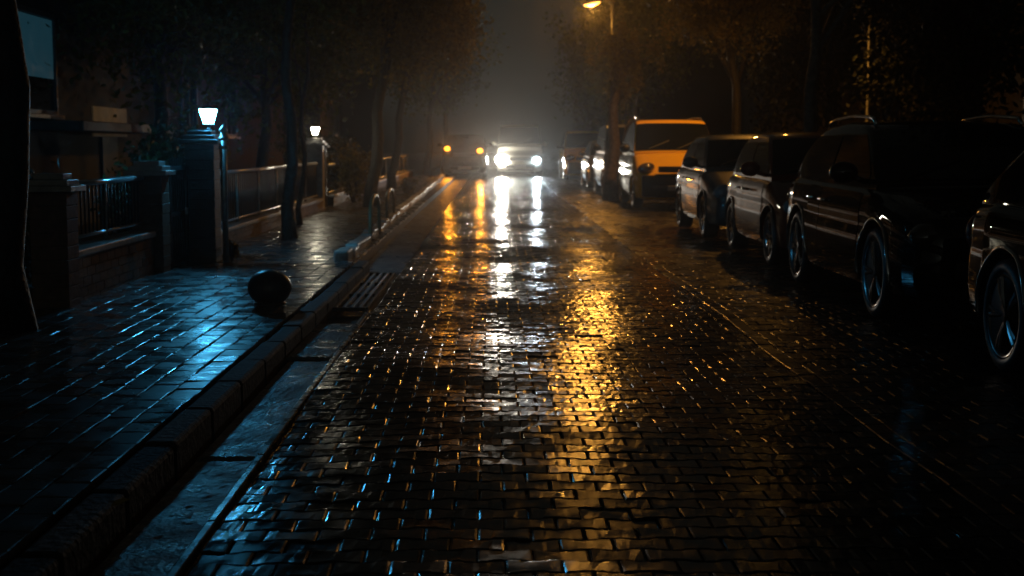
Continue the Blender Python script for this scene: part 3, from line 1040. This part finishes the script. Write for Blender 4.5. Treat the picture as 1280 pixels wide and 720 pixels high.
def make_car(name, lab, cat, loc, shape, paint_m, wr=.32, rim=.215, ax=(.85, 3.35), spokes=5, group=None, rails=False,
             hl=(.16, .68, .17, .10), lens='lens', arch='blackplastic', three=False, rz=0, plates=True, shade_top=0):
    s = shape
    t = thing(name, lab, cat, loc, rz, group)
    # --- lower body
    ys = sorted(set(list(np.round(np.linspace(0, s.L, 34), 3)) + [round(float(v), 3) for v in s.ys]))
    bm = bmesh.new()
    rings = []
    full = [(x, z) for x, z in SEC] + [(-x, z) for x, z in SEC[-2:0:-1]]
    for y in ys:
        zb, zt, w = s.st(y)
        rings.append([bm.verts.new((fx * w, y, zb + fz * (zt - zb))) for fx, fz in full])
    n = len(full)
    for a, b in zip(rings, rings[1:]):
        for k in range(n):
            bm.faces.new((a[k], b[k], b[(k + 1) % n], a[(k + 1) % n]))
    bm.faces.new(rings[0]); bm.faces.new(rings[-1][::-1])
    body = from_bm('body', bm, paint_m, None, True)
    # wheel arch cut
    bm = bmesh.new()
    for yy in ax:
        for sx in (-1, 1):
            x0, x1 = sorted((sx * (s.W / 2 + .1), sx * (s.W / 2 - .27)))
            lathe(bm, [(wr + .055, x0), (wr + .055, x1)], 36, 'X', (0, yy, wr))
    cut = from_bm('cutter', bm, M['blackplastic'])
    md = body.modifiers.new('b', 'BOOLEAN'); md.object = cut; md.operation = 'DIFFERENCE'; md.solver = 'EXACT'
    dg = bpy.context.evaluated_depsgraph_get()
    me = bpy.data.meshes.new_from_object(body.evaluated_get(dg))
    body.modifiers.clear()
    old = body.data
    body.data = me
    bpy.data.meshes.remove(old)
    bpy.data.objects.remove(cut)
    me.set_sharp_from_angle(angle=R(38))
    body.parent = t
    # --- cabin shell
    bm = bmesh.new()
    rings = []
    cy = np.concatenate([np.linspace(s.cowl_y + .02, s.wst_y + .15, 9), np.linspace(s.wst_y + .3, s.roof_e - .15, 6), np.linspace(s.roof_e - .05, s.rear_y - .02, 6)])
    for y in cy:
        zt = max(float(s.roof(y)), s.cowl_z + .02)
        z0 = s.cowl_z - .05
        rw = float(s.side(zt, y))
        half = [(float(s.side(z0, y)), z0), (float(s.side(s.cowl_z, y)), s.cowl_z)]
        for f_ in (.35, .7, .9):
            z = s.cowl_z + (zt - s.cowl_z) * f_
            half.append((float(s.side(z, y)), z))
        half += [(rw - .012, zt - .012 * min(1, (zt - s.cowl_z) * 5)), (rw - .07, zt + .004), (rw * .5, zt + .016), (0, zt + .02)]
        fl = half + [(-a, b) for a, b in half[-2::-1]]
        rings.append([bm.verts.new((a, y, b)) for a, b in fl])
    n = len(rings[0])
    for a, b in zip(rings, rings[1:]):
        for k in range(n):
            bm.faces.new((a[k], b[k], b[(k + 1) % n], a[(k + 1) % n]))
    bm.faces.new(rings[0]); bm.faces.new(rings[-1][::-1])
    from_bm('roof', bm, paint_m, t, True, 40)
    # --- glass
    def screen(y0, y1, nm):
        P = []
        for y in np.linspace(y0, y1, 8):
            zt = float(s.roof(y)); rw = float(s.side(zt, y)) - .018
            P.append([(x * rw, y - (.008 if nm == 'windscreen' else -.008), zt + .022 - .020 * abs(x) ** 4 + .008) for x in np.linspace(-1, 1, 9)])
        grid_mesh(nm, P, M['glass'], t)
    screen(s.cowl_y + .05, s.wst_y - .10, 'windscreen')
    screen(s.rear_y - .06, s.roof_e + .14, 'rear_window')
    span0 = s.wst_y + (s.cowl_y - s.wst_y) * .0
    cuts = [s.cowl_y + .22, s.cowl_y + (s.rear_y - s.cowl_y) * .48, s.rear_y - .30]
    if three:
        d = (s.rear_y - .2 - (s.cowl_y + .22)) / 3
        cuts = [s.cowl_y + .22, s.cowl_y + .22 + d * 1.05, s.cowl_y + .22 + d * 2.05, s.rear_y - .15]
    # invert roof profile: front and rear limits per height
    def lim(z):
        yy = np.linspace(s.cowl_y, (s.wst_y + s.roof_e) / 2, 60)
        zz = np.array([s.roof(v) for v in yy])
        f0 = float(np.interp(z, zz, yy))
        yy = np.linspace(s.rear_y, (s.wst_y + s.roof_e) / 2, 60)
        zz = np.array([s.roof(v) for v in yy])
        return f0, float(np.interp(z, zz, yy))
    z0, z1 = s.cowl_z + .035, s.H - .11
    for sx in (-1, 1):
        for a, b in zip(cuts, cuts[1:]):
            P = []
            for z in np.linspace(z0, z1, 6):
                f0, f1 = lim(z)
                ya, yb = max(a + .03, f0 + .10), min(b - .03, f1 - .10)
                yb = max(yb, ya + .02)
                P.append([(sx * (float(s.side(z, y)) + .006), y, z) for y in np.linspace(ya, yb, 8)])
            grid_mesh('side_window', P, M['glass'], t)
    # --- doors (proud of the flank by a few mm) with handles
    dc = [s.cowl_y + .18, (s.cowl_y + s.rear_y) / 2 + .02, min(s.rear_y - .25, ax[1] - wr - .10)]
    d0 = max(dc[0], ax[0] + wr + .09)
    for sx in (-1, 1):
        for a, b in ((d0, dc[1] - .01), (dc[1] + .01, dc[2])):
            if b - a < .3:
                continue
            P = []
            for fz in np.linspace(.07, .93, 16):
                row = []
                for y in np.linspace(a, b, 10):
                    x, z = s.flank(y, fz)
                    row.append((sx * (x + .005), y, z))
                P.append(row)
            dr = grid_mesh('door', P, paint_m, t)
            x, z = s.flank(b - .14, .80)
            bm = bmesh.new()
            a_, b_ = sorted((sx * (x + .004), sx * (x + .045)))
            box(bm, a_, b_, b - .26, b - .08, z - .014, z + .014, .01)
            from_bm('handle', bm, M['chrome'], dr, True)
    # --- wheels + arches
    tm, rm, dm = wheel_meshes(wr, .215, rim, spokes)
    for yy in ax:
        for sx in (-1, 1):
            w = bpy.data.objects.new('wheel', tm)
            w.name = 'wheel'
            col.objects.link(w); w.parent = t
            w.location = (sx * (s.W / 2 - .12), yy, wr)
            if sx > 0:
                w.rotation_euler = (0, 0, math.pi)
            for me_, nm in ((rm, 'rim'), (dm, 'brake_disc')):
                q = bpy.data.objects.new(nm, me_); col.objects.link(q); q.parent = w
            x, z = s.flank(yy, .4)
            bm = bmesh.new()
            R_ = wr + .062
            a0 = math.asin(max(-.9, (.26 - wr) / R_))
            angs = np.linspace(a0, math.pi - a0, 26)
            tube(bm, [(sx * (s.flank(yy + R_ * math.cos(a), np.clip((wr + R_ * math.sin(a) - .19) / .75, 0, 1))[0] + .002),
                       yy + R_ * math.cos(a), wr + R_ * math.sin(a)) for a in angs], .014, 8)
            from_bm('wheel_arch', bm, M[arch], t, True)
    # --- front: lamps, grille, bumper intake, plate, mirrors
    hy, hz, hw_, hh = hl
    for sx in (-1, 1):
        bm = bmesh.new()
        ell(bm, (0, 0, 0), (hw_, .13, hh), 20, 12, Matrix.Rotation(R(-28 * sx), 3, 'Z') @ Matrix.Rotation(R(10 * sx), 3, 'Y'))
        wloc = s.st(hy)[2]
        h_ = from_bm('headlight', bm, M[lens], t, True)
        h_.location = (sx * (wloc - hw_ * .78), hy, hz)
    bm = bmesh.new()
    zb, zt, w = s.st(.02)
    gz = (hz - .02)
    box(bm, -w * .62, w * .62, -.018, .06, gz - .07, gz + .06, .02)
    gr = from_bm('grille', bm, M['blackplastic'], t)
    bm = bmesh.new()
    for q in range(3):
        box(bm, -w * .58, w * .58, -.026, -.012, gz - .05 + q * .042, gz - .038 + q * .042, .003)
    from_bm('slats', bm, M['chrome'], gr)
    bm = bmesh.new()
    box(bm, -w * .8, w * .8, -.03, .1, .36, .50, .03)
    box(bm, -w * .7, w * .7, .0, .12, .24, .33, .02)
    from_bm('bumper', bm, M['blackplastic'], t, True, 40)
    if shade_top:
        bm = bmesh.new()
        box(bm, -w * 1.08, w * 1.08, -.022, .16, .25, shade_top, .05)
        from_bm('front_shade', bm, M['blackplastic'], t, True, 40)  # added black slab, paints the shadow on the front below the bonnet
    if plates:
        bm = bmesh.new()
        box(bm, -.25, .25, -.045, -.032, .385, .485, .004)
        from_bm('number_plate', bm, M['plate'], t)
    for sx in (-1, 1):
        bm = bmesh.new()
        wx = float(s.side(s.cowl_z, s.cowl_y + .35))
        tube(bm, [(sx * (wx - .03), s.cowl_y + .38, s.cowl_z + .03), (sx * (wx + .09), s.cowl_y + .35, s.cowl_z + .07)], .022, 8)
        ell(bm, (sx * (wx + .17), s.cowl_y + .35, s.cowl_z + .11), (.115, .075, .085), 14, 10)
        from_bm('mirror', bm, paint_m if paint_m.name != 'taxi_yellow_paint' else M['blackplastic'], t, True)
    if rails:
        for sx in (-1, 1):
            bm = bmesh.new()
            P = []
            for y in np.linspace(s.wst_y + .12, s.roof_e - .05, 12):
                zt = float(s.roof(y)); rw = float(s.side(zt, y))
                P.append((sx * (rw - .06), y, zt + .055))
            P = [(P[0][0], P[0][1] - .06, P[0][2] - .05)] + P + [(P[-1][0], P[-1][1] + .06, P[-1][2] - .05)]
            tube(bm, P, .017, 8)
            from_bm('roof_rail', bm, M['chrome'], t, True)
    # tail lamps and wipers
    for sx in (-1, 1):
        bm = bmesh.new()
        wloc = s.st(s.L - .12)[2]
        ell(bm, (sx * (wloc - .09), s.L - .10, s.tail_z - .22), (.10, .09, .13), 12, 8)
        from_bm('tail_lamp', bm, M['paint_maroon'], t, True)
    bm = bmesh.new()
    for x0 in (-.55, .05):
        ya, yb = s.cowl_y + .05, s.cowl_y + (s.wst_y - s.cowl_y) * .3
        tube(bm, [(x0, ya, float(s.roof(ya)) + .045), (x0 + .45, yb, float(s.roof(yb)) + .045)], .009, 6)
    from_bm('wiper', bm, M['blackplastic'], t)
    return t


HATCH = CarShape(3.75, 1.68, 1.45, .72, .93, .95, 1.70, 3.05, 3.62, .96)
HATCH2 = CarShape(4.05, 1.74, 1.46, .74, .95, 1.05, 1.85, 3.2, 3.9, .98)
SUV = CarShape(4.25, 1.80, 1.50, .82, .98, 1.10, 1.85, 3.45, 4.12, 1.02)
VAN = CarShape(4.4, 1.82, 1.86, .78, 1.13, .85, 1.60, 4.1, 4.34, 1.16, .80, .93)
MINIBUS = CarShape(5.2, 1.98, 2.22, .92, 1.28, .60, 1.35, 4.95, 5.15, 1.3, .82, .95)
TALL = CarShape(4.3, 1.80, 1.75, 1.08, 1.2, .9, 1.6, 3.7, 4.2, 1.2, .76, .92)

XL = 2.86      # road-side flank of the parked row
def park(shape, yfront, dx=0):
    return (XL + dx + shape.W / 2, yfront, 0)

# A: only its rear wheel is in view at the right edge
make_car('parked_car', 'black car cut off by the right edge with only its rear wheel showing', 'car', park(HATCH2, 4.5, .045), HATCH2, M['paint_black'],
         .33, .235, (.85, 3.2), 5, 'cars parked nose to tail on the right', arch='chrome')
make_car('parked_suv', 'black crossover with roof rails and large alloy wheels, second from the right edge', 'car', park(SUV, 9.3, .0), SUV, M['paint_dark'],
         .345, .25, (.9, 3.5), 5, 'cars parked nose to tail on the right', rails=True, arch='chrome', lens='lensdark')
make_car('parked_car', 'dark maroon hatchback behind the black crossover', 'car', park(HATCH, 13.95, .12), HATCH, M['paint_maroon'],
         .30, .20, (.75, 3.1), 7, 'cars parked nose to tail on the right')
make_car('parked_car', 'silver grey hatchback with bright highlights on its side in front of the yellow taxi', 'car', park(HATCH2, 18.3, .09), HATCH2, M['paint_grey'],
         .31, .205, (.85, 3.3), 7, 'cars parked nose to tail on the right')
make_car('taxi_van', 'nearer yellow taxi van with a bright orange lit bonnet', 'taxi', park(VAN, 27.7, .06), VAN, M['paint_yellow'],
         .32, .205, (.8, 3.5), 7, 'yellow taxi vans', rails=True, three=True, lens='lensdark', hl=(.15, .84, .2, .11), shade_top=.70)
make_car('parked_van', 'dark glinting van behind the pale trunk', 'van', park(VAN, 34.6, .0), VAN, M['paint_blue'],
         .32, .21, (.8, 3.5), 7, 'cars parked nose to tail on the right', three=True, hl=(.15, .82, .2, .12))
make_car('parked_car', 'glinting silver hatchback behind the dark van', 'car', park(HATCH2, 40.4, .0), HATCH2, M['paint_grey'],
         .31, .205, (.85, 3.3), 7, 'cars parked nose to tail on the right')
make_car('taxi_van', 'farther yellow taxi van right of the oncoming headlights', 'taxi', park(VAN, 50.5, -.2), VAN, M['paint_yellow'],
         .32, .205, (.8, 3.5), 7, 'yellow taxi vans', three=True, lens='lensdark', hl=(.15, .84, .2, .11), shade_top=.70)

# oncoming minibus with lit headlights
bus_x = mpx(650, 58)
bus = make_car('minibus', 'oncoming pale minibus with glaring white headlights', 'van', (bus_x, 58, 0), MINIBUS, M['paint_white'],
               .34, .21, (.9, 4.1), 7, None, three=True, hl=(.13, .75, .2, .14), plates=True)
def head(parent, x, y, z, r, glow, power, colr, nm='headlamp_beam'):
    bm = bmesh.new()
    ell(bm, (0, 0, 0), (r, .03, r * .85), 20, 12)
    o = from_bm('lit_lens', bm, glow, parent, True)
    o.location = (x, y, z)
    ld = bpy.data.lights.new(nm, 'SPOT')
    ld.energy = power; ld.color = colr
    ld.spot_size = R(58); ld.spot_blend = .8; ld.shadow_soft_size = .08
    lo = bpy.data.objects.new(nm, ld)
    col.objects.link(lo); lo.parent = parent
    lo.location = (x, y - .06, z)
    lo.rotation_euler = (R(84.0), 0, R(180))
    return o
head(bus, mpx(627, 58) - bus_x, -.06, .70, .27, M['headglow'], HEAD_W * 2.1, (1, .92, .76))
head(bus, mpx(671, 58) - bus_x, -.06, .68, .15, M['headglowblue'], HEAD_W * .6, (.80, .92, 1))

# amber lit car on the left
amb_x = mpx(581, 53)
amb = make_car('parked_car', 'dark tall car on the left with two glowing amber lights', 'car', (amb_x, 53, 0), TALL, M['paint_black'],
               .33, .21, (.85, 3.4), 7, None, hl=(.14, .98, .16, .1), lens='lensdark')
for px, z in ((559.5, 1.18), (600, 1.10)):
    bm = bmesh.new()
    ell(bm, (0, 0, 0), (.11, .04, .09), 16, 10)
    o = from_bm('indicator_lamp', bm, M['amberglow'], amb, True)
    o.location = (mpx(px, 53) - amb_x, -.02, z)
    ld = bpy.data.lights.new('indicator_light', 'SPOT')
    ld.energy = 110; ld.color = (1.0, .33, .02); ld.spot_size = R(150); ld.spot_blend = .6; ld.shadow_soft_size = .07
    lo = bpy.data.objects.new('indicator_light', ld)
    col.objects.link(lo); lo.parent = amb
    lo.location = (mpx(px, 53) - amb_x, -.10, z); lo.rotation_euler = (R(88), 0, R(180))

# ------------------------------------------------------------------ misty air
bm = bmesh.new()
box(bm, -235, 235, -75, 255, -1.1, 13.6)
hz = from_bm('haze', bm, M['iron'])
hm = bpy.data.materials.new('damp_air')
hm.use_nodes = True
nt = hm.node_tree
nt.nodes.remove(nt.nodes['Principled BSDF'])
pv = nt.nodes.new('ShaderNodeVolumePrincipled')
pv.inputs['Color'].default_value = (.9, .9, .9, 1)
pv.inputs['Density'].default_value = HAZE_D
pv.inputs['Anisotropy'].default_value = .91
nt.links.new(pv.outputs[0], nt.nodes['Material Output'].inputs['Volume'])
hz.data.materials.clear()
hz.data.materials.append(hm)
tag(hz, 'thin damp night air glowing round the lights', kind='stuff')
